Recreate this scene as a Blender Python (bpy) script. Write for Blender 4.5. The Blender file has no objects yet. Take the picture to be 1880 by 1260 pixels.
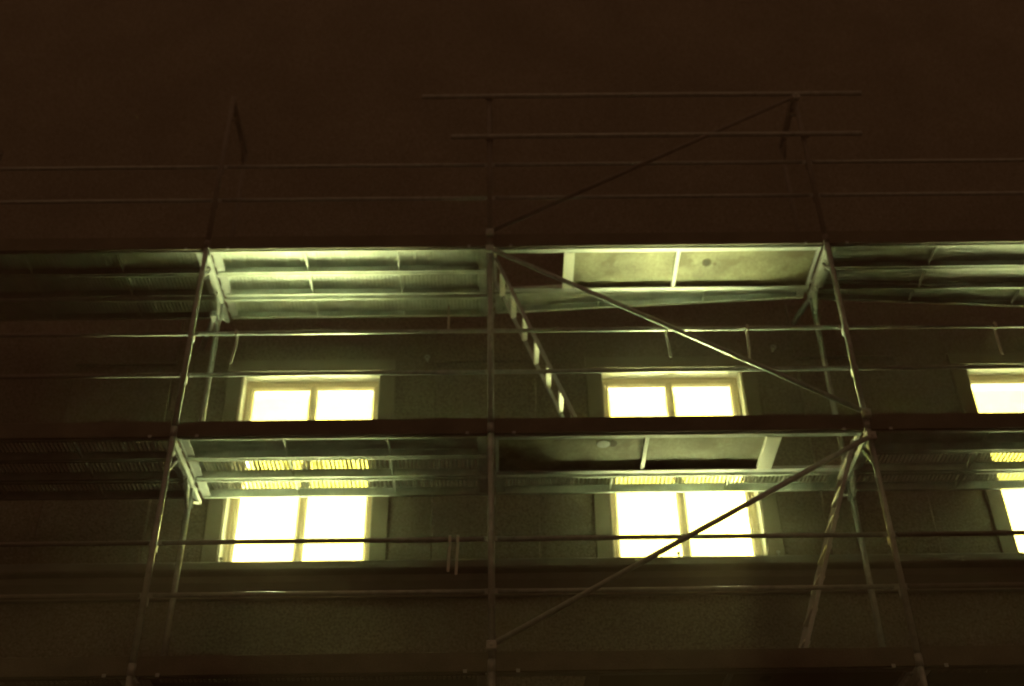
import bpy, math, random
from mathutils import Vector, Matrix
random.seed(7)
scene = bpy.context.scene
COL = scene.collection

# ------------------------------------------------------------------ camera
# world: X along the facade (right), Y into the building, Z up; Z = 0 is the underside of the
# deck that crosses the windows, the street lies 6.55 m below it
GROUND = -6.55
cam_data = bpy.data.cameras.new('camera')
cam = bpy.data.objects.new('camera', cam_data)
COL.objects.link(cam)
scene.camera = cam
yaw, pit, rol = 0.0118, 0.6324, -0.0171
fw = Vector((math.sin(yaw) * math.cos(pit), math.cos(yaw) * math.cos(pit), math.sin(pit)))
rt = Vector((math.cos(yaw), -math.sin(yaw), 0))
up = rt.cross(fw)
r2 = math.cos(rol) * rt + math.sin(rol) * up
u2 = -math.sin(rol) * rt + math.cos(rol) * up
M = Matrix((r2, u2, -fw)).transposed().to_4x4()
M.translation = Vector((2.6578, -8.3431, -5.2064))
cam.matrix_world = M
cam_data.sensor_width = 36.0
cam_data.lens = 2218.8 * 36.0 / 1880.0
cam_data.clip_end = 2000
cam_data.dof.use_dof = True               # hand-held night shot, focus fell short of the facade
cam_data.dof.focus_distance = 7.2
cam_data.dof.aperture_fstop = 1.1
scene.render.filter_size = 1.7

# ------------------------------------------------------------------ night sky glow
world = bpy.data.worlds.new('World')
scene.world = world
world.use_nodes = True
bg = world.node_tree.nodes['Background']
bg.inputs['Color'].default_value = (1.0, 0.57, 0.29, 1)     # sodium glow of the town
bg.inputs['Strength'].default_value = 0.205
ROOM_LIGHT = 11800.0
HAZE = 0.019

scene.view_settings.view_transform = 'Standard'
scene.view_settings.look = 'None'
scene.view_settings.exposure = 0.0
scene.view_settings.gamma = 1.0
scene.cycles.use_denoising = True
scene.cycles.max_bounces = 10
scene.cycles.transparent_max_bounces = 12
scene.cycles.diffuse_bounces = 5
scene.cycles.sample_clamp_indirect = 30.0
scene.cycles.use_guiding = True
scene.cycles.use_surface_guiding = True
scene.cycles.use_volume_guiding = False
scene.cycles.use_adaptive_sampling = False


# ------------------------------------------------------------------ materials
def mat(name, col, rough=0.6, metal=0.0, var=0.15, scale=6.0, fine=0.0, fine_scale=180.0, bump=0.0, spots=None):
    m = bpy.data.materials.new(name)
    m.use_nodes = True
    nt = m.node_tree
    b = nt.nodes['Principled BSDF']
    b.inputs['Roughness'].default_value = rough
    b.inputs['Metallic'].default_value = metal
    tc = nt.nodes.new('ShaderNodeTexCoord')
    n1 = nt.nodes.new('ShaderNodeTexNoise')
    n1.inputs['Scale'].default_value = scale
    n1.inputs['Detail'].default_value = 6
    nt.links.new(tc.outputs['Object'], n1.inputs['Vector'])
    ramp = nt.nodes.new('ShaderNodeValToRGB')
    ramp.color_ramp.elements[0].position = 0.3
    ramp.color_ramp.elements[1].position = 0.7
    ramp.color_ramp.elements[0].color = [c * (1 - var) for c in col] + [1]
    ramp.color_ramp.elements[1].color = [min(1, c * (1 + var)) for c in col] + [1]
    nt.links.new(n1.outputs['Fac'], ramp.inputs['Fac'])
    out = ramp.outputs['Color']
    if fine:
        n2 = nt.nodes.new('ShaderNodeTexNoise')
        n2.inputs['Scale'].default_value = fine_scale
        n2.inputs['Detail'].default_value = 3
        nt.links.new(tc.outputs['Object'], n2.inputs['Vector'])
        mr = nt.nodes.new('ShaderNodeMapRange')
        mr.inputs['From Min'].default_value = 0.3
        mr.inputs['From Max'].default_value = 0.7
        mr.inputs['To Min'].default_value = 1 - fine
        mr.inputs['To Max'].default_value = 1 + fine
        nt.links.new(n2.outputs['Fac'], mr.inputs['Value'])
        mul = nt.nodes.new('ShaderNodeMix')
        mul.data_type = 'RGBA'
        mul.blend_type = 'MULTIPLY'
        mul.inputs['Factor'].default_value = 1.0
        nt.links.new(out, mul.inputs[6])
        nt.links.new(mr.outputs['Result'], mul.inputs[7])
        out = mul.outputs[2]
    if spots:
        v = nt.nodes.new('ShaderNodeTexNoise')
        v.inputs['Scale'].default_value = spots[0]
        v.inputs['Detail'].default_value = 8
        nt.links.new(tc.outputs['Object'], v.inputs['Vector'])
        r = nt.nodes.new('ShaderNodeValToRGB')
        r.color_ramp.elements[0].position = spots[1]
        r.color_ramp.elements[1].position = spots[1] + 0.08
        nt.links.new(v.outputs['Fac'], r.inputs['Fac'])
        mx = nt.nodes.new('ShaderNodeMix')
        mx.data_type = 'RGBA'
        nt.links.new(r.outputs['Color'], mx.inputs['Factor'])
        nt.links.new(out, mx.inputs[6])
        mx.inputs[7].default_value = list(spots[2]) + [1]
        out = mx.outputs[2]
    nt.links.new(out, b.inputs['Base Color'])
    if bump:
        bp = nt.nodes.new('ShaderNodeBump')
        bp.inputs['Strength'].default_value = bump
        bp.inputs['Distance'].default_value = 0.01
        n3 = nt.nodes.new('ShaderNodeTexNoise')
        n3.inputs['Scale'].default_value = 60
        n3.inputs['Detail'].default_value = 5
        nt.links.new(tc.outputs['Object'], n3.inputs['Vector'])
        nt.links.new(n3.outputs['Fac'], bp.inputs['Height'])
        nt.links.new(bp.outputs['Normal'], b.inputs['Normal'])
    return m


MT = {}
MT['galv'] = mat('galvanised_steel', (0.44, 0.47, 0.48), 0.55, 0.0, 0.22, 9, 0.12, 120, 0.1, spots=(3.5, 0.66, (0.24, 0.13, 0.07)))
MT['plank'] = mat('galvanised_plank', (0.58, 0.63, 0.60), 0.5, 0.0, 0.25, 5, 0.15, 90, 0.1, spots=(2.2, 0.68, (0.22, 0.17, 0.12)))
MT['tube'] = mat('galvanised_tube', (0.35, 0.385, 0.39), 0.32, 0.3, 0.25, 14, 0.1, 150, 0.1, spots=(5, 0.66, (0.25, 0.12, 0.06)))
MT['alu'] = mat('aluminium', (0.52, 0.55, 0.58), 0.5, 0.0, 0.15, 8, 0.08, 120)
MT['rung'] = mat('bright_aluminium', (0.78, 0.79, 0.76), 0.55, 0.0, 0.06, 8)
MT['dimboard'] = mat('bounce_dimmed_board', (0.055, 0.042, 0.034), 0.6, 0.0, 0.2, 5)  # near-black colour keeps the lowest deck from bouncing light up the wall
MT['dimplank'] = mat('falloff_shade_plank', (0.22, 0.235, 0.225), 0.6, 0.0, 0.25, 5, 0.15, 90)  # plank colour darkened to paint in the light falloff of the outer bays
MT['shadetube'] = mat('shaded_tube', (0.165, 0.155, 0.15), 0.8, 0.0, 0.2, 9, 0.1, 120)  # tube colour darkened so unlit parts sink into the night
MT['shadeplank'] = mat('shaded_plank', (0.16, 0.15, 0.14), 0.8, 0.0, 0.2, 5, 0.15, 90)  # plank colour darkened to stand for the shade on the top deck
MT['ply'] = mat('plywood', (0.21, 0.205, 0.14), 0.75, 0.0, 0.42, 3.6, 0.3, 40, 0.2, spots=(3.0, 0.52, (0.10, 0.092, 0.055)))
MT['wood'] = mat('toe_board_wood', (0.11, 0.10, 0.08), 0.8, 0.0, 0.25, 5, 0.2, 140, 0.3)
MT['plaster'] = mat('plaster', (0.165, 0.15, 0.13), 0.9, 0.0, 0.16, 1.3, 0.65, 48, 0.7, spots=(0.9, 0.66, (0.13, 0.118, 0.10)))
MT['trim'] = mat('trim_paint', (0.215, 0.20, 0.165), 0.85, 0.0, 0.10, 3, 0.16, 130, 0.3)
MT['frame'] = mat('window_frame_paint', (0.80, 0.68, 0.50), 0.45, 0.0, 0.08, 4, 0.05, 120)
MT['reveal'] = mat('reveal_white', (0.78, 0.76, 0.70), 0.85, 0.0, 0.05, 5, 0.05)
MT['zinc'] = mat('ledge_zinc', (0.20, 0.20, 0.19), 0.55, 0.0, 0.15, 4, 0.1, 120)
MT['strap'] = mat('pale_webbing', (0.62, 0.62, 0.58), 0.8, 0.0, 0.1, 20)
MT['dark'] = mat('dark_hole', (0.03, 0.028, 0.025), 0.9)
MT['asphalt'] = mat('asphalt', (0.05, 0.05, 0.05), 0.9, 0.0, 0.2, 2, 0.3, 60, 0.5)
MT['paving'] = mat('paving', (0.15, 0.145, 0.14), 0.9, 0.0, 0.15, 2, 0.2, 60, 0.4)
MT['roof'] = mat('roof_tile', (0.16, 0.08, 0.05), 0.85, 0.0, 0.2, 3)


def window_glass():
    m = bpy.data.materials.new('window_glass')
    m.use_nodes = True
    nt = m.node_tree
    nt.nodes.clear()
    out = nt.nodes.new('ShaderNodeOutputMaterial')
    mix = nt.nodes.new('ShaderNodeMixShader')
    fr = nt.nodes.new('ShaderNodeFresnel')
    fr.inputs['IOR'].default_value = 1.45
    tr = nt.nodes.new('ShaderNodeBsdfTransparent')
    tr.inputs['Color'].default_value = (0.95, 0.96, 0.95, 1)
    gl = nt.nodes.new('ShaderNodeBsdfGlossy')
    gl.inputs['Roughness'].default_value = 0.03
    nt.links.new(fr.outputs['Fac'], mix.inputs['Fac'])
    nt.links.new(tr.outputs['BSDF'], mix.inputs[1])
    nt.links.new(gl.outputs['BSDF'], mix.inputs[2])
    nt.links.new(mix.outputs['Shader'], out.inputs['Surface'])
    return m


def lamp_mat():
    m = bpy.data.materials.new('lamp_diffuser')
    m.use_nodes = True
    b = m.node_tree.nodes['Principled BSDF']
    b.inputs['Base Color'].default_value = (0.8, 0.8, 0.8, 1)
    b.inputs['Emission Color'].default_value = (0.93, 1.0, 0.44, 1)     # greenish fluorescent tubes
    b.inputs['Emission Strength'].default_value = 2.0
    return m


MT['lit'] = window_glass()
MT['lamp'] = lamp_mat()
MT['roomwall'] = mat('room_wall_paint', (0.70, 0.69, 0.65), 0.9, 0, 0.04)
MT['roomfloor'] = mat('room_floor', (0.76, 0.75, 0.70), 0.7, 0, 0.06)
MT['ceiling'] = mat('pane_tint_ceiling', (0.17, 0.135, 0.026), 0.9, 0, 0.03)  # colour set to tint the pane glow cream and cut light thrown down


# ------------------------------------------------------------------ mesh helpers
class MB:
    def __init__(s):
        s.v, s.f = [], []

    def add(s, vs, fs):
        o = len(s.v)
        s.v += [tuple(p) for p in vs]
        s.f += [tuple(i + o for i in f) for f in fs]
        return s

    def box(s, x0, x1, y0, y1, z0, z1):
        return s.add([(x0, y0, z0), (x1, y0, z0), (x1, y1, z0), (x0, y1, z0), (x0, y0, z1), (x1, y0, z1), (x1, y1, z1), (x0, y1, z1)],
                     [(0, 3, 2, 1), (4, 5, 6, 7), (0, 1, 5, 4), (1, 2, 6, 5), (2, 3, 7, 6), (3, 0, 4, 7)])

    def cbox(s, x0, x1, y0, y1, z0, z1, c=0.004):
        """box with chamfered edges running along its longest side"""
        d = [x1 - x0, y1 - y0, z1 - z0]
        a = d.index(max(d))
        lo, hi = [x0, y0, z0], [x1, y1, z1]
        p, q = [k for k in range(3) if k != a]
        prof = [(lo[p] + c, lo[q]), (hi[p] - c, lo[q]), (hi[p], lo[q] + c), (hi[p], hi[q] - c),
                (hi[p] - c, hi[q]), (lo[p] + c, hi[q]), (lo[p], hi[q] - c), (lo[p], lo[q] + c)]
        vs = []
        for e in (lo[a], hi[a]):
            for (u, w) in prof:
                t = [0, 0, 0]
                t[a], t[p], t[q] = e, u, w
                vs.append(t)
        fs = [(k, (k + 1) % 8, 8 + (k + 1) % 8, 8 + k) for k in range(8)] + [tuple(range(7, -1, -1)), tuple(range(8, 16))]
        return s.add(vs, fs)

    def tube(s, a, b, r, n=14, r2=None):
        a, b = Vector(a), Vector(b)
        d = (b - a).normalized()
        h = Vector((0, 0, 1)) if abs(d.z) < 0.9 else Vector((1, 0, 0))
        e1 = d.cross(h).normalized()
        e2 = d.cross(e1)
        r2 = r if r2 is None else r2
        vs = []
        for (p, q) in ((a, r), (b, r2)):
            for k in range(n):
                t = 2 * math.pi * k / n
                vs.append(p + q * (math.cos(t) * e1 + math.sin(t) * e2))
        fs = [(k, (k + 1) % n, n + (k + 1) % n, n + k) for k in range(n)]
        fs += [tuple(range(n - 1, -1, -1)), tuple(range(n, 2 * n))]
        return s.add(vs, fs)

    def path(s, pts, r, n=10):
        for a, b in zip(pts[:-1], pts[1:]):
            s.tube(a, b, r, n)
        return s

    def mesh(s, name, smooth=False):
        me = bpy.data.meshes.new(name)
        me.from_pydata(s.v, [], s.f)
        import bmesh
        bm = bmesh.new()
        bm.from_mesh(me)
        bmesh.ops.recalc_face_normals(bm, faces=bm.faces)
        bm.to_mesh(me)
        bm.free()
        if smooth:
            for p in me.polygons:
                p.use_smooth = len(p.vertices) == 4
        return me


CACHE = {}


def part(name, key, fn, material, parent=None, loc=(0, 0, 0), smooth=False, rot=None):
    """one mesh object; alike pieces share their mesh data through the key"""
    k = (name, key)
    if key is None or k not in CACHE:
        b = MB()
        fn(b)
        me = b.mesh(name, smooth)
        me.materials.append(MT[material])
        if key is not None:
            CACHE[k] = me
    else:
        me = CACHE[k]
    o = bpy.data.objects.new(name, me)
    COL.objects.link(o)
    o.location = loc
    if rot:
        o.rotation_euler = rot
    if parent:
        o.parent = parent
    return o


def thing(name, label, cat, loc=(0, 0, 0), group=None, rot=None):
    o = bpy.data.objects.new(name, None)
    o.empty_display_size = 0.1
    COL.objects.link(o)
    o.location = loc
    if rot:
        o.rotation_euler = rot
    return tag(o, label, cat, group)


def tag(o, label, cat, group=None):
    o['label'], o['category'] = label, cat
    if group:
        o['group'] = group
    return o


# ------------------------------------------------------------------ ground
g = part('street', None, lambda b: b.add([(-400, -400, 0), (400, -400, 0), (400, 400, 0), (-400, 400, 0)], [(0, 1, 2, 3)]), 'asphalt', loc=(0, 0, GROUND - 0.12))
g['kind'] = 'structure'
g = part('pavement', None, lambda b: b.cbox(-40, 50, -2.4, 1.4, -0.3, 0.12, 0.02), 'paving', loc=(0, 0, GROUND - 0.12))
g['kind'] = 'structure'

# ------------------------------------------------------------------ building
YW = 1.40                     # wall plane
WIN = [(0.145, 1.475), (3.645, 5.005), (7.235, 8.595)]     # reveals
ZB, ZT = -0.47, 1.590
BX0, BX1, BTOP = -14.0, 22.0, 12.5
bld = thing('building', 'plain plastered building with a row of three lit windows behind the scaffold', 'building', (4, YW, GROUND))
BO = Vector((4, YW, GROUND))


def bpart(name, fn, material, parent=None, **k):
    """part of the building given in world coordinates"""
    p = parent or bld
    o = part(name, None, fn, material, p, loc=-BO if parent is None else (0, 0, 0), **k)
    return o


def wall_fn(b):
    xs = [BX0] + [x for w in WIN for x in w] + [BX1]
    zs = [GROUND - 0.1, ZB, ZT, BTOP]
    for i in range(len(xs) - 1):
        for j in range(3):
            if j == 1 and i % 2 == 1:
                continue
            b.add([(xs[i], YW, zs[j]), (xs[i + 1], YW, zs[j]), (xs[i + 1], YW, zs[j + 1]), (xs[i], YW, zs[j + 1])], [(0, 1, 2, 3)])
    d = YW + 0.42
    for (x0, x1) in WIN:
        b.add([(x0, YW, ZB), (x0, d, ZB), (x0, d, ZT), (x0, YW, ZT), (x1, YW, ZB), (x1, d, ZB), (x1, d, ZT), (x1, YW, ZT)],
              [(0, 1, 2, 3), (4, 7, 6, 5), (3, 2, 6, 7), (0, 4, 5, 1)])
    yb = YW + 11
    b.add([(BX0, YW, zs[0]), (BX0, yb, zs[0]), (BX0, yb, BTOP), (BX0, YW, BTOP), (BX1, YW, zs[0]), (BX1, yb, zs[0]), (BX1, yb, BTOP), (BX1, YW, BTOP)],
          [(0, 1, 2, 3), (4, 7, 6, 5), (1, 5, 6, 2), (3, 2, 6, 7)])


bpart('wall', wall_fn, 'plaster')
rf = bpart('roof', lambda b: b.add([(BX0 - .4, YW - .5, BTOP + .01), (BX1 + .4, YW - .5, BTOP + .01), (BX1 + .4, YW + 11.5, BTOP + .01), (BX0 - .4, YW + 11.5, BTOP + .01),
                                    (BX0 - .4, YW + 5.5, BTOP + 3.5), (BX1 + .4, YW + 5.5, BTOP + 3.5)],
                                   [(0, 1, 5, 4), (2, 3, 4, 5), (1, 2, 5), (3, 0, 4), (0, 3, 2, 1)]), 'roof')


# the lit room behind the windows
RX0, RX1, RY0, RY1, RZ0, RZ1 = -2.6, 11.6, YW + .42, YW + 6.2, -1.45, 2.36


def room_wall_fn(b):
    xs = [RX0] + [x for w in WIN for x in w] + [RX1]
    zs = [RZ0, ZB, ZT, RZ1]
    for i in range(len(xs) - 1):
        for j in range(3):
            if not (j == 1 and i % 2 == 1):
                b.add([(xs[i], RY0, zs[j]), (xs[i + 1], RY0, zs[j]), (xs[i + 1], RY0, zs[j + 1]), (xs[i], RY0, zs[j + 1])], [(3, 2, 1, 0)])
    b.add([(RX0, RY0, RZ0), (RX0, RY1, RZ0), (RX0, RY1, RZ1), (RX0, RY0, RZ1), (RX1, RY0, RZ0), (RX1, RY1, RZ0), (RX1, RY1, RZ1), (RX1, RY0, RZ1)],
          [(0, 1, 2, 3), (4, 7, 6, 5), (1, 5, 6, 2)])


bpart('room_wall', room_wall_fn, 'roomwall')
bpart('room_floor', lambda b: b.box(RX0 - .1, RX1 + .1, RY0 - .1, RY1 + .1, RZ0 - .12, RZ0 + .001), 'roomfloor')
bpart('room_ceiling', lambda b: b.box(RX0 - .1, RX1 + .1, RY0 - .1, RY1 + .1, RZ1 - .001, RZ1 + .12), 'ceiling')
for (lx, nm) in ((-1.05, 'left of the left window'), (2.52, 'between the left and middle windows'), (6.08, 'between the middle and right windows'), (9.75, 'right of the right window')):
    t = thing('ceiling_light', 'lit ceiling panel inside the room, ' + nm, 'ceiling light', (lx, 4.05, RZ1 - .001), 'ceiling lights')
    part('housing', 'h', lambda b: b.cbox(-.66, .66, -.36, .36, -.055, -.002, .01), 'alu', t)
    part('diffuser', 'd', lambda b: b.box(-.62, .62, -.32, .32, -.062, -.056), 'lamp', t)
    ld = bpy.data.lights.new('panel_light', 'AREA')          # the louvred panel throws its light down
    ld.shape, ld.size, ld.size_y = 'RECTANGLE', 1.24, .64
    ld.energy, ld.color, ld.spread = ROOM_LIGHT, (0.91, 1.0, 0.47), math.radians(116)
    lo = bpy.data.objects.new('panel_light', ld)
    COL.objects.link(lo)
    lo.parent, lo.location = t, (0, 0, -.066)

# continuous sill ledge: nosing over a small cove
def ledge_fn(b):
    prof = [(YW + .05, -0.505), (YW - .19, -0.520), (YW - .205, -0.535), (YW - .205, -0.60), (YW - .19, -0.615), (YW - .13, -0.63),
            (YW - .11, -0.68), (YW - .06, -0.74), (YW - .05, -0.80), (YW + .05, -0.80)]
    n = len(prof)
    vs = [(x, y, z) for x in (BX0, BX1) for (y, z) in prof]
    b.add(vs, [(k, (k + 1) % n, n + (k + 1) % n, n + k) for k in range(n)] + [tuple(range(n)), tuple(range(2 * n - 1, n - 1, -1))])


bpart('sill_ledge', ledge_fn, 'zinc')
for c in (-1.03, 2.51, 6.06, 9.7):
    bpart('wall_panel', lambda b: b.cbox(c - .49, c + .49, YW - .03, YW + .02, -0.50, 1.52, 0.012), 'plaster')
    bpart('wall_panel', lambda b: b.cbox(c - .49, c + .49, YW - .03, YW + .02, 1.70, 2.62, 0.012), 'plaster')


def ring(b, x0, x1, z0, z1, prof):
    """mitred rectangular frame; prof = closed list of (inset from the outer edge, y)"""
    n = len(prof)
    vs = []
    for (sx, sz) in ((0, 0), (1, 0), (1, 1), (0, 1)):
        for (i, y) in prof:
            vs.append((x1 - i if sx else x0 + i, y, z1 - i if sz else z0 + i))
    fs = []
    for c in range(4):
        d = (c + 1) % 4
        for k in range(n):
            fs.append((c * n + k, c * n + (k + 1) % n, d * n + (k + 1) % n, d * n + k))
    b.add(vs, fs)


WL = ['left lit casement window', 'middle lit casement window beside the flare', 'lit casement window cut by the right edge']
for wi, (x0, x1) in enumerate(WIN):
    YF = YW + 0.145
    xm = (x0 + x1) / 2 - 0.002
    # outer frame is the window itself, sashes, panes and surround hang from it
    w = bpart('window', lambda b: ring(b, x0 + .002, x1 - .002, ZB + .002, ZT - .002,
                                       [(0, YF), (.026, YF), (.036, YF + .012), (.036, YF + .07), (0, YF + .07)]), 'frame')

    def sub(name, fn, m, **k):
        o = part(name, None, fn, m, w, **k)
        return o
    for (a, c) in ((x0 + .040, xm - .003), (xm + .003, x1 - .040)):
        sub('sash', lambda b: ring(b, a, c, ZB + .042, ZT - .042,
                                   [(0, YF + .010), (.016, YF + .010), (.040, YF + .045), (.040, YF + .06), (0, YF + .06)]), 'frame')
        sub('pane', lambda b: b.box(a + .038, c - .038, YF + .047, YF + .055, ZB + .08, ZT - .080), 'lit')
    sub('meeting_strip', lambda b: b.cbox(xm - .014, xm + .014, YF - .004, YF + .0095, ZB + .05, ZT - .05, .004), 'frame')
    d = YW + .419
    MTR = 'reveal'
    sub('reveal_lining', lambda b: b.box(x0 + .0005, x0 + .0035, YW - .003, YF - .001, ZB, ZT - .004), MTR)
    sub('reveal_lining', lambda b: b.box(x1 - .0035, x1 - .0005, YW - .003, YF - .001, ZB, ZT - .004), MTR)
    sub('reveal_lining', lambda b: b.box(x0 + .0005, x1 - .0005, YW - .003, YF - .001, ZT - .0037, ZT - .0005), MTR)
    # plaster surround: two jambs and a head, 30 mm proud
    for (a, c) in ((x0 - .155, x0 - .006), (x1 + .006, x1 + .155)):
        sub('jamb_surround', lambda b: b.cbox(a, c, YW - .035, YW + .02, -0.50, ZT + .0, .006), 'trim')
    sub('head_surround', lambda b: b.cbox(x0 - .155, x1 + .155, YW - .037, YW + .02, ZT + .004, ZT + .14, .006), 'trim')

# ------------------------------------------------------------------ scaffold
XS = [-2.57, 0.0, 2.57, 5.64, 8.71]
COLN = ['off to the far left', 'left of the left window', 'between the left and middle windows', 'right of the middle window', 'off to the far right']
BAYN = ['far left bay', 'left window bay', 'ladder bay', 'right bay']
LIFTN = {4: 'topmost dark lift', 2: 'dark lift above the upper lit deck', 0: 'lift between the two lit decks',
         -2: 'lift under the window-crossing deck', -4: 'second lift from the street', -6: 'lowest lift, on base jacks'}
DECKN = {4: 'faint topmost deck', 2: 'deck above the windows', 0: 'deck crossing the windows', -2: 'lowest dark deck below the ledge'}
R, YI = 0.0242, 0.73
ZT_RAIL, ZM_RAIL = 1.075, 0.64


def frame(ix, lift):
    x = XS[ix]
    t = thing('scaffold_frame', 'galvanised scaffold frame ' + COLN[ix] + ', ' + LIFTN[lift], 'scaffold frame', (x, 0, lift), 'scaffold frames')
    tb, gv = ('shadetube', 'shadetube') if lift >= 2 else ('tube', 'galv')  # upper frames take the tube colour with shade painted in
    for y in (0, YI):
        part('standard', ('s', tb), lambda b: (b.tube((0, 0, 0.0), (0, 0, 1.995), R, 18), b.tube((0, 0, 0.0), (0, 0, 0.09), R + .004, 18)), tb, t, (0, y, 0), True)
    # U transom the planks hook into
    part('transom', ('t', gv), lambda b: (b.cbox(-.026, .026, R, YI - R, 1.925, 1.932, .002), b.cbox(-.026, -.021, R, YI - R, 1.932, 1.985, .002),
                                    b.cbox(.021, .026, R, YI - R, 1.932, 1.985, .002)), gv, t)
    part('knee_strut', ('ki', gv), lambda b: b.path([(0, YI - .20, 1.925), (0, YI - .185, 1.88), (0, YI - .06, 1.76), (0, YI - R, 1.74)], .014), gv, t, smooth=True)
    part('knee_strut', ('ko', gv), lambda b: b.path([(0, .20, 1.925), (0, .185, 1.88), (0, .06, 1.74), (0, R, 1.71)], .014), gv, t, smooth=True)
    for y, sg in ((R, 1), (YI - R, -1)):
        part('gusset', ('g', sg, gv), lambda b: b.add([(-.004, 0, 1.924), (.004, 0, 1.924), (-.004, sg * .11, 1.924), (.004, sg * .11, 1.924), (-.004, 0, 1.80), (.004, 0, 1.80)],
                                                  [(0, 2, 4), (1, 5, 3), (0, 1, 3, 2), (2, 3, 5, 4), (4, 5, 1, 0)]), gv, t, (0, y, 0))
    for z in (ZT_RAIL, ZM_RAIL):
        part('rail_pocket', ('rp', gv), lambda b: (b.cbox(-.020, .020, R - .004, R + .038, -.085, -.022, .006), b.tube((0, R + .03, -.03), (0, R + .03, -.11), .007, 8)), gv, t, (0, 0, z))
    part('spigot', ('sp', gv), lambda b: b.tube((0, 0, 1.996), (0, 0, 2.0), .019, 12), gv, t)
    if lift == -6:
        for y in (0, YI):
            part('base_jack', 'j', lambda b: (b.tube((0, 0, -.55), (0, 0, .0), .018, 10), b.box(-.075, .075, -.075, .075, -.55, -.542), b.cbox(-.06, .06, -.012, .012, -.04, -.015, .003)), gv, t, (0, y, 0))
    return t


for lift in (2, 0, -2, -4, -6):
    for ix in range(5):
        frame(ix, lift)


# perforated steel plank -----------------------------------------------------
def plate_fn(L, wd, kind):
    h = 0.062

    def fn(b):
        zt = 0.085
        x0, x1, y0, y1 = 0.0, L, 0.0, wd
        if kind == 'C':
            b.box(x0, x1, y0, y1, zt - .003, zt)
            for k in range(1, 4):                   # pressed longitudinal beads
                y = y0 + wd * k / 4
                b.cbox(x0 + .05, x1 - .05, y - .009, y + .009, zt - .009, zt - .0035, .003)
            return
        if kind == 'D':                              # pressed transverse beads
            b.box(x0, x1, y0, y1, zt - .003, zt)
            n = int((L - .12) / .126)
            for k in range(n):
                x = .06 + (k + .5) * (L - .12) / n
                b.cbox(x - .016, x + .016, .02, wd - .02, zt - .013, zt - .0035, .0045)
                for j in (-.042, .042):
                    b.cbox(x + j - .006, x + j + .006, .02, wd - .02, zt - .009, zt - .0035, .0025)
            return
        p = 0.036
        nx = int((L - 0.14) / p)
        ny = int((wd - 0.03) / p)
        mx = (L - nx * p) / 2
        my = (wd - ny * p) / 2
        # border strips
        for (a, c, d, e) in ((0, mx, 0, wd), (L - mx, L, 0, wd), (mx, L - mx, 0, my), (mx, L - mx, wd - my, wd)):
            b.add([(a, d, zt), (c, d, zt), (c, e, zt), (a, e, zt)], [(0, 1, 2, 3)])
        r = 0.0075 if kind == 'F' else 0.0146
        ang = [math.radians(22.5 + 45 * k) for k in range(8)]
        q = p / 2
        t = q * math.tan(math.radians(22.5))
        outer = [(q, t), (t, q), (-t, q), (-q, t), (-q, -t), (-t, -q), (t, -q), (q, -t)]
        corner = {0: (q, q), 2: (-q, q), 4: (-q, -q), 6: (q, -q)}
        for i in range(nx):
            for j in range(ny):
                cx, cy = mx + (i + .5) * p, my + (j + .5) * p
                vs = [(cx + u, cy + w, zt) for (u, w) in outer]
                vs += [(cx + r * math.cos(a), cy + r * math.sin(a), zt) for a in ang]
                vs += [(cx + r * math.cos(a), cy + r * math.sin(a), zt - .006) for a in ang]
                fs = []
                for k in range(8):
                    fs.append((k, (k + 1) % 8, 8 + (k + 1) % 8, 8 + k))
                    fs.append((8 + k, 8 + (k + 1) % 8, 16 + (k + 1) % 8, 16 + k))
                for k, (u, w) in corner.items():
                    vs.append((cx + u, cy + w, zt))
                    fs.append((k, len(vs) - 1, (k + 1) % 8))
                b.add(vs, fs)
        if kind == 'B':                              # pairs of thin cross bars
            n = int((L - .2) / .126)
            for k in range(n):
                x = .1 + (k + .5) * (L - .2) / n
                b.box(x - .020, x - .014, .012, wd - .012, zt - .024, zt - .0065)
                b.box(x + .014, x + .020, .012, wd - .012, zt - .024, zt - .0065)
    return fn


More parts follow.
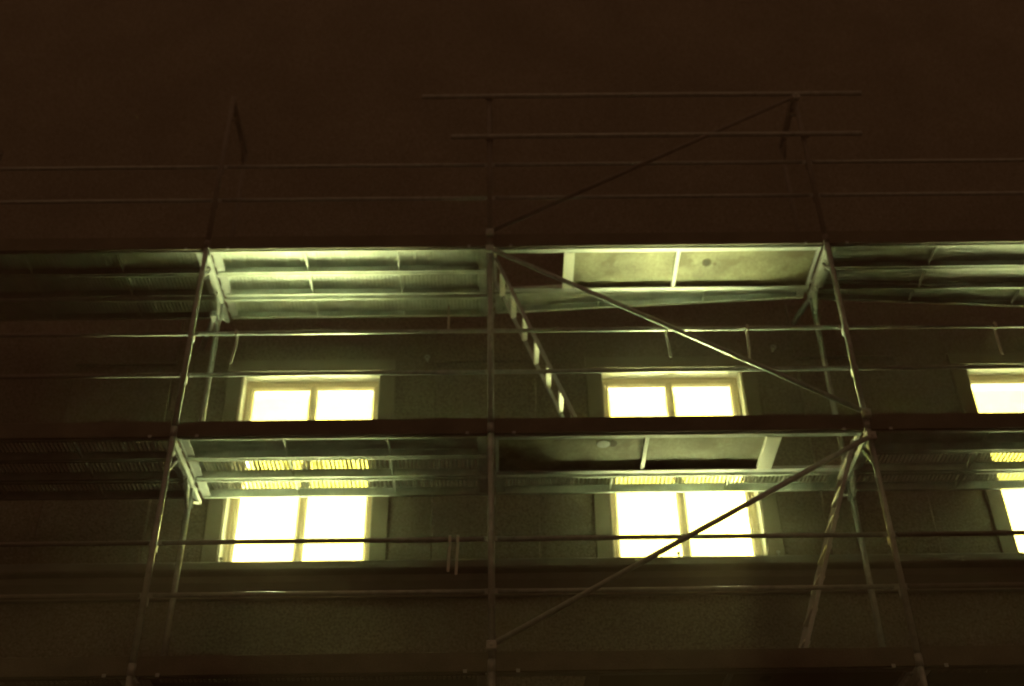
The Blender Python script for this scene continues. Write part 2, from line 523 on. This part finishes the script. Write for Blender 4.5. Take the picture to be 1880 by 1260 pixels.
def plank(ib, dz, y0, wd, kind, rowname, y1=None, zoff=(0, 0), note=None):
    """ib bay, dz deck level, y0 outer edge at the left end, y1 at the right end"""
    xa, xb = XS[ib] + .034, XS[ib + 1] - .034
    y1 = y0 if y1 is None else y1
    L = xb - xa
    rz = math.atan2(y1 - y0, L)
    ry = -math.atan2(zoff[1] - zoff[0], L)
    word = {'A': 'perforated steel plank', 'B': 'cross-barred perforated steel plank', 'C': 'smooth steel plank', 'D': 'ribbed steel plank', 'F': 'finely perforated steel plank'}[kind]
    lab = note or (rowname + ' ' + word + ' of the ' + DECKN[dz] + ', ' + BAYN[ib])
    t = thing('steel_plank', lab, 'steel plank', (xa, y0, dz + zoff[0]), 'steel scaffold planks', (0, ry, rz))
    key = (round(L, 3), round(wd, 3), kind)
    pm = 'dimboard' if dz == -2 else 'shadeplank' if dz == 4 else 'dimplank' if ib == 0 or (ib == 3 and dz == 2) else 'plank'  # darker plank colours paint the shade away from the windows
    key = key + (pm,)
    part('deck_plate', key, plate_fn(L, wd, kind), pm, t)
    for s, yy in ((1, 0.0), (-1, wd)):
        part('side_flange', key + (s,), lambda b: (b.cbox(0.012, L - .012, min(0, s * .003), max(0, s * .003), 0.0, .0845, .001),
                                                   b.cbox(0.012, L - .012, min(s * .003, s * .024), max(s * .003, s * .024), 0.0, .003, .001)), pm, t, (0, yy, 0))
    for fx in (0.335, 0.675):
        part('cross_rib', ('r', round(wd, 3), pm), lambda b: b.cbox(-.007, .007, .004, wd - .004, .026, .060, .003), pm, t, (L * fx, 0, 0))
    for e, xx in ((1, 0.0), (-1, L)):
        part('end_cap', ('e', round(wd, 3), e), lambda b: (b.box(min(0, e * .01), max(0, e * .01), .004, wd - .004, .004, .081),
                                                          b.cbox(min(e * .011, e * .075), max(e * .011, e * .075), .03, wd - .03, .010, .016, .002),
                                                          b.box(-e * .030 if e > 0 else 0, 0 if e > 0 else .030, .05, .10, .048, .058),
                                                          b.box(-e * .030 if e > 0 else 0, 0 if e > 0 else .030, wd - .10, wd - .05, .048, .058)), 'galv', t, (xx, 0, 0))
    return t


Y1, Y2, Y3 = 0.042, 0.374, 0.745
W, W3 = 0.320, 0.30
for dz in (-2,):
    for ib in range(4):
        if ib != 2:
            plank(ib, dz, Y1, W, 'A', 'outer')
            plank(ib, dz, Y2, W, 'A', 'inner')
# deck above the windows
plank(0, 2, Y1, W, 'D', 'outer'); plank(0, 2, Y2, W, 'F', 'middle'); plank(0, 2, Y3, W3, 'F', 'inner')
plank(1, 2, Y1, W, 'D', 'outer'); plank(1, 2, Y2, W, 'F', 'middle'); plank(1, 2, Y3, W3, 'F', 'inner')
plank(2, 2, Y3 - .04, W3, 'C', 'inner', y1=0.60, zoff=(0, .072), note='smooth steel plank lying skew behind the ladder bay hatch deck above the windows')
plank(3, 2, Y1, W, 'C', 'outer'); plank(3, 2, Y2, W, 'C', 'middle')
plank(3, 2, 0.62, W3, 'C', 'inner', y1=Y3, zoff=(.072, 0), note='smooth inner steel plank lying skew on the right bay deck above the windows')
# deck crossing the windows
for ib in (0, 1, 3):
    plank(ib, 0, Y1, W, 'A' if ib == 0 else 'C', 'outer')
    plank(ib, 0, Y2, W, 'B' if ib == 1 else 'A', 'middle')
    plank(ib, 0, Y3 - .02, W3, 'A', 'inner')
plank(2, 0, Y3 - .03, W3, 'A', 'inner')


# access decks of the ladder bay ---------------------------------------------
def access_deck(dz, hatch_left, label):
    xa, xb = XS[2] + .034, XS[3] - .034
    L = xb - xa
    t = thing('hatch_deck', label, 'scaffold deck', (xa, 0.045, dz), 'hatch decks with ladders')
    wd = 0.63
    al, py = ('alu', 'ply') if dz in (0, 2) else ('shadetube', 'shadetube') if dz == 4 else ('shadetube', 'dimboard')
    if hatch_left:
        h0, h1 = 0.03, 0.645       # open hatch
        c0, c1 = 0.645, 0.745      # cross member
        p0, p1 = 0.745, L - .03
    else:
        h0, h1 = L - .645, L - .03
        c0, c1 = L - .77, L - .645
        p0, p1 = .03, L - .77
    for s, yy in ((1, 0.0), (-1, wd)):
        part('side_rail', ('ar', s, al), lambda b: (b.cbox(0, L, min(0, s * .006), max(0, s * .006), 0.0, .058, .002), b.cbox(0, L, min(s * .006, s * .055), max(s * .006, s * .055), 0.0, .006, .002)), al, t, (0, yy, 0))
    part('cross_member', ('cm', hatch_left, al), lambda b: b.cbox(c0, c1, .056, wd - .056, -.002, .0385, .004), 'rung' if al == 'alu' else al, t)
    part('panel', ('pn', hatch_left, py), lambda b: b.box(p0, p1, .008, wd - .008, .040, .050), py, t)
    for fx in ((1.70,) if hatch_left else (1.25,)):
        part('cross_rib', ('cr', al), lambda b: b.cbox(-.018, .018, .056, wd - .056, .008, .0385, .004), al, t, (fx, 0, 0))
    for xx in (0.0, L - .03):
        part('end_bar', 'eb', lambda b: b.cbox(0, .03, .007, wd - .007, .004, .038, .004), 'alu', t, (xx, 0, 0))
    def stain(b, cx, cy, r, n=12, sy=1.0):
        vs = [(cx, cy, .0393)] + [(cx + r * (0.75 + .35 * random.random()) * math.cos(2 * math.pi * k / n), cy + sy * r * (0.75 + .35 * random.random()) * math.sin(2 * math.pi * k / n), .0393) for k in range(n)]
        b.add(vs, [(0, 1 + k, 1 + (k + 1) % n) for k in range(n)])
    if hatch_left:
        part('knot_hole', None, lambda b: (stain(b, 1.985, .26, .050, 14, 1.4), stain(b, 2.065, .285, .016)), 'dark', t)
    else:
        part('knot_hole', None, lambda b: stain(b, .98, .20, .042, 14, 1.3), 'dark', t)
        o = part('patch_disc', None, lambda b: b.tube((.90, .20, .0396), (.90, .20, .034), .055, 24), 'alu', t)
    return t


access_deck(2, True, 'plywood hatch deck of the ladder bay above the windows, open hatch at left')
access_deck(0, False, 'plywood hatch deck crossing the middle window, open hatch at right')
access_deck(-2, True, 'dark plywood hatch deck of the ladder bay at the bottom of the picture')


def ladder(top, bot, label):
    (xt, zt), (xb_, zb) = top, bot
    t = thing('ladder', label, 'ladder', (xb_, 0.17, zb), 'scaffold ladders')
    d = Vector((xt - xb_, 0, zt - zb))
    n = d.length
    ang = math.atan2(d.x, d.z)
    for y in (0.0, 0.345):
        part('stile', round(n, 2), lambda b: b.cbox(-.017, .017, -.010, .010, 0, n, .004), 'alu', t, (0, y, 0), rot=(0, ang, 0))
    nr = 7
    for k in range(nr):
        s = (0.22 + 0.278 * k) / n
        part('rung', 'rung', lambda b: b.cbox(-.024, .024, .0100, .3350, -.014, .014, .005), 'rung', t, (d.x * s, 0, d.z * s), rot=(0, ang, 0))
    return t


ladder((2.62, 2.00), (3.345, 0.068), 'aluminium ladder with bright rungs rising to the upper deck hatch, between the windows')
ladder((5.56, 0.00), (4.83, -1.932), 'aluminium ladder seen edge on under the window-crossing deck, right of the middle window')

# consoles on the inner standards ---------------------------------------------
for dz in (2, 0):
    for ix in range(5):
        if dz == 2 and ix == 3:
            continue
        t = thing('console_bracket', 'small triangular console bracket ' + COLN[ix] + ' under the ' + DECKN[dz], 'bracket', (XS[ix], YI, dz), 'console brackets')
        part('arm', 'a', lambda b: b.cbox(-.020, .020, R + .001, .31, -.052, -.012, .004), 'galv', t)
        part('strut', 'st', lambda b: b.cbox(-.014, .014, R + .001, .30, -.012, .012, .003), 'galv', t, (0, 0, -.195), rot=(math.radians(27), 0, 0))
        part('clamp', 'c', lambda b: (b.cbox(-.032, .032, -.032, -R - .001, -.06, .0, .004), b.cbox(-.032, .032, R + .0, R + .008, -.24, -.16, .002)), 'galv', t)

# guard rails -----------------------------------------------------------------
for lift in (2, 0, -2):
    for ib in range(4):
        xa, xb = XS[ib], XS[ib + 1]
        L = xb - xa
        for z, nm in ((ZT_RAIL, 'top'), (ZM_RAIL, 'middle')):
            t = thing('guard_rail', nm + ' guard rail tube of the ' + BAYN[ib] + ', ' + LIFTN[lift], 'guard rail', (xa, .046, lift + z), 'guard rails')
            tb = 'shadetube' if lift < 2 and ib in (0, 3) else 'tube'  # end bay rails darkened in colour, as if the light fades there
            part('tube', (round(L, 2), tb), lambda b: b.tube((.05, 0, 0), (L - .05, 0, 0), .0185, 14), tb, t, smooth=True)
            for xx, sg in ((.0, 1), (L, -1)):
                part('flat_end', ('fe', sg), lambda b: b.cbox(min(sg * .002, sg * .062), max(sg * .002, sg * .062), -.005, .005, -.022, .022, .002), 'galv', t, (xx, .0, 0))

# toe boards ------------------------------------------------------------------
for dz in (2, 0, -2):
    for ib in range(4):
        xa, xb = XS[ib] + .03, XS[ib + 1] - .03
        L = xb - xa
        t = thing('toe_board', 'wooden toe board on the ' + DECKN[dz] + ', ' + BAYN[ib], 'toe board', (xa, .0, dz), 'toe boards')
        part('board', round(L, 2), lambda b: b.cbox(0, L, .004, .032, .006, .153, .004), 'wood', t)
        for xx in (.16, L - .16):
            part('clip', 'cl', lambda b: b.cbox(-.014, .014, -.001, .0035, -.004, .022, .001), 'galv', t, (xx, 0, 0))

# diagonal braces of the ladder bay ---------------------------------------------
for (a, c, lab) in (((2.57, 1.93), (5.64, .13), 'long diagonal brace of the ladder bay falling rightward between the two lit decks'),
                    ((5.64, -.09), (2.57, -1.82), 'long diagonal brace crossing the lower half of the middle window'),
                    ((2.57, 2.13), (5.64, 3.90), 'faint diagonal brace of the ladder bay rising above the upper lit deck')):
    t = thing('diagonal_brace', lab, 'brace', (a[0], -.052, a[1]), 'diagonal braces')
    d = Vector((c[0] - a[0], 0, c[1] - a[1]))
    part('tube', None, lambda b: b.tube(d * .012, d * .988, .0212, 14), 'shadetube' if a[1] > 2 else 'tube', t, smooth=True)
    for s in (0.0, 1.0):
        part('coupler', 'bc', lambda b: (b.cbox(-.036, .036, -.014, .026, -.036, .036, .008), b.tube((0, -.03, 0), (0, -.012, 0), .012, 8)), 'galv', t, d * s)

# faint ledger tubes near the top of the picture
for (x0, x1, z, lab) in ((1.9, 6.3, 3.93, 'faint long ledger tube near the top of the picture'),
                         (2.2, 6.2, 3.36, 'faint ledger tube below the topmost one, above the ladder bay')):
    t = thing('ledger_tube', lab, 'tube', (x0, -.052, z), 'ledger tubes')
    part('tube', None, lambda b: b.tube((0, 0, 0), (x1 - x0, 0, 0), .0242, 14), 'tube', t, smooth=True)
    for xx in (2.57 - x0, 5.64 - x0):
        part('coupler', 'lc', lambda b: b.cbox(-.036, .036, -.012, .027, -.036, .036, .008), 'shadetube', t, (xx, 0, 0))

# wall ties ---------------------------------------------------------------------
for (a, c, lab) in (((5.665, .70, 1.985), (5.615, 1.385, 2.13), 'short wall tie tube at the upper inner corner right of the middle window'),
                    ((-.035, .70, 1.80), (-.31, 1.385, 1.90), 'short wall tie tube at the upper inner corner left of the left window')):
    t = thing('wall_tie', lab, 'wall tie', a, 'wall ties')
    d = Vector(c) - Vector(a)
    part('tube', None, lambda b: b.tube((0, 0, 0), d, .0242, 14), 'tube', t, smooth=True)
    part('coupler', 'wc', lambda b: (b.cbox(-.034, .034, -.05, .05, -.034, .034, .012),), 'galv', t, d * .05 + Vector((0, .02, 0)))
    part('hook', None, lambda b: b.tube(d * .97, d * 1.03, .012, 8), 'galv', t)

# straps hanging from the top rails ---------------------------------------------
ST = [(.375, .046, 1.052, -.015, .285, 'pale strap hanging from the top rail at the left end, above the left window'),
      (4.10, .046, 1.052, .01, .26, 'pale strap hanging from the top rail, above the middle window'),
      (4.80, .046, 1.052, -.012, .29, 'pale strap hanging from the top rail by the brace, right of the middle window'),
      (6.96, .046, 1.052, .004, .27, 'faint strap hanging from the top rail in the right bay, above the right window'),
      (2.254, .046, -.948, -.016, .235, 'left strap of the pair hanging from the lower top rail, beside the centre standard'),
      (2.315, .046, -.948, -.016, .26, 'right strap of the pair hanging from the lower top rail, beside the centre standard')]
for (x, y, z, dx, ln, lab) in ST:
    def strap(b):
        w, n = .011, 6
        vs, fs = [], []
        for k in range(n + 1):
            s = k / n
            cx = dx * s * s + .004 * math.sin(5 * s + x)
            cy = .023 + .004 * math.sin(4 * s + 2 * x)
            zz = .03 - (ln + .03) * s
            vs += [(cx - w, cy - .002, zz), (cx + w, cy - .002, zz), (cx + w, cy + .002, zz), (cx - w, cy + .002, zz)]
        for k in range(n):
            o = 4 * k
            for i in range(4):
                fs.append((o + i, o + (i + 1) % 4, o + 4 + (i + 1) % 4, o + 4 + i))
        fs += [(0, 3, 2, 1), (4 * n, 4 * n + 1, 4 * n + 2, 4 * n + 3)]
        b.add(vs, fs)
        b.box(-w, w, -.024, .025, .042, .047)
        b.box(-w, w, -.028, -.0245, -.02, .047)
    tag(part('hanging_strap', None, strap, 'strap', loc=(x, y, z)), lab, 'strap', 'straps on the guard rails')
tag(part('hanging_strap', None, lambda b: b.cbox(-.010, .010, -.003, .003, 0, .30, .002), 'strap', loc=(2.205, .070, 1.075)),
    'faint upright strap end above the top rail, left of the centre standard', 'strap', 'straps on the guard rails')

# studs on the ledge and eyes in the wall ----------------------------------------
for (x, lab) in ((.22, 'small bright stud on the ledge below the left edge of the left window'),
                 (4.19, 'small bright stud on the ledge under the middle window mullion'),
                 (5.06, 'small bright stud on the ledge at the right corner of the middle window')):
    t = thing('ledge_stud', lab, 'stud', (x, YW - .175, -.522), 'studs on the ledge')
    part('stem', 'ls', lambda b: b.tube((0, 0, 0), (0, 0, .03), .007, 8), 'galv', t)
    part('cap', 'lc', lambda b: (b.tube((0, 0, .03), (0, 0, .042), .014, 12, .018), b.tube((0, 0, .042), (0, 0, .052), .018, 12, .009)), 'alu', t)
for (x, z, lab) in ((5.36, 1.80, 'small ring bolt in the wall, upper right of the middle window'),
                    (1.935, 1.72, 'small ring bolt in the wall, upper right of the left window')):
    t = thing('ring_bolt', lab, 'ring bolt', (x, YW, z), 'ring bolts in the wall')
    part('shank', 'rs', lambda b: b.tube((0, .01, 0), (0, -.05, 0), .008, 8), 'galv', t)

    def eye(b):
        pts = [(.022 * math.cos(k * math.pi / 5), -.07 - .0 * k, .022 * math.sin(k * math.pi / 5)) for k in range(11)]
        b.path(pts, .006, 6)
        b.tube((0, -.05, 0), (0, -.07, -.016), .006, 6)
    part('ring', 're', eye, 'galv', t)

# ------------------------------------------------------------------ haze volume added to veil the blacks in brown
hz = bpy.data.materials.new('veil_haze')
hz.use_nodes = True
hz.node_tree.nodes.clear()
vo = hz.node_tree.nodes.new('ShaderNodeOutputMaterial')
pv = hz.node_tree.nodes.new('ShaderNodeVolumePrincipled')
pv.inputs['Color'].default_value = (0.95, 0.66, 0.44, 1)
pv.inputs['Anisotropy'].default_value = 0.2
pv.inputs['Density'].default_value = HAZE
hz.node_tree.links.new(pv.outputs['Volume'], vo.inputs['Volume'])
MT['haze'] = hz
h = part('haze', None, lambda b: b.box(-60, 60, -60, 40, GROUND - 1.2, 17.5), 'haze')
h['kind'] = 'stuff'
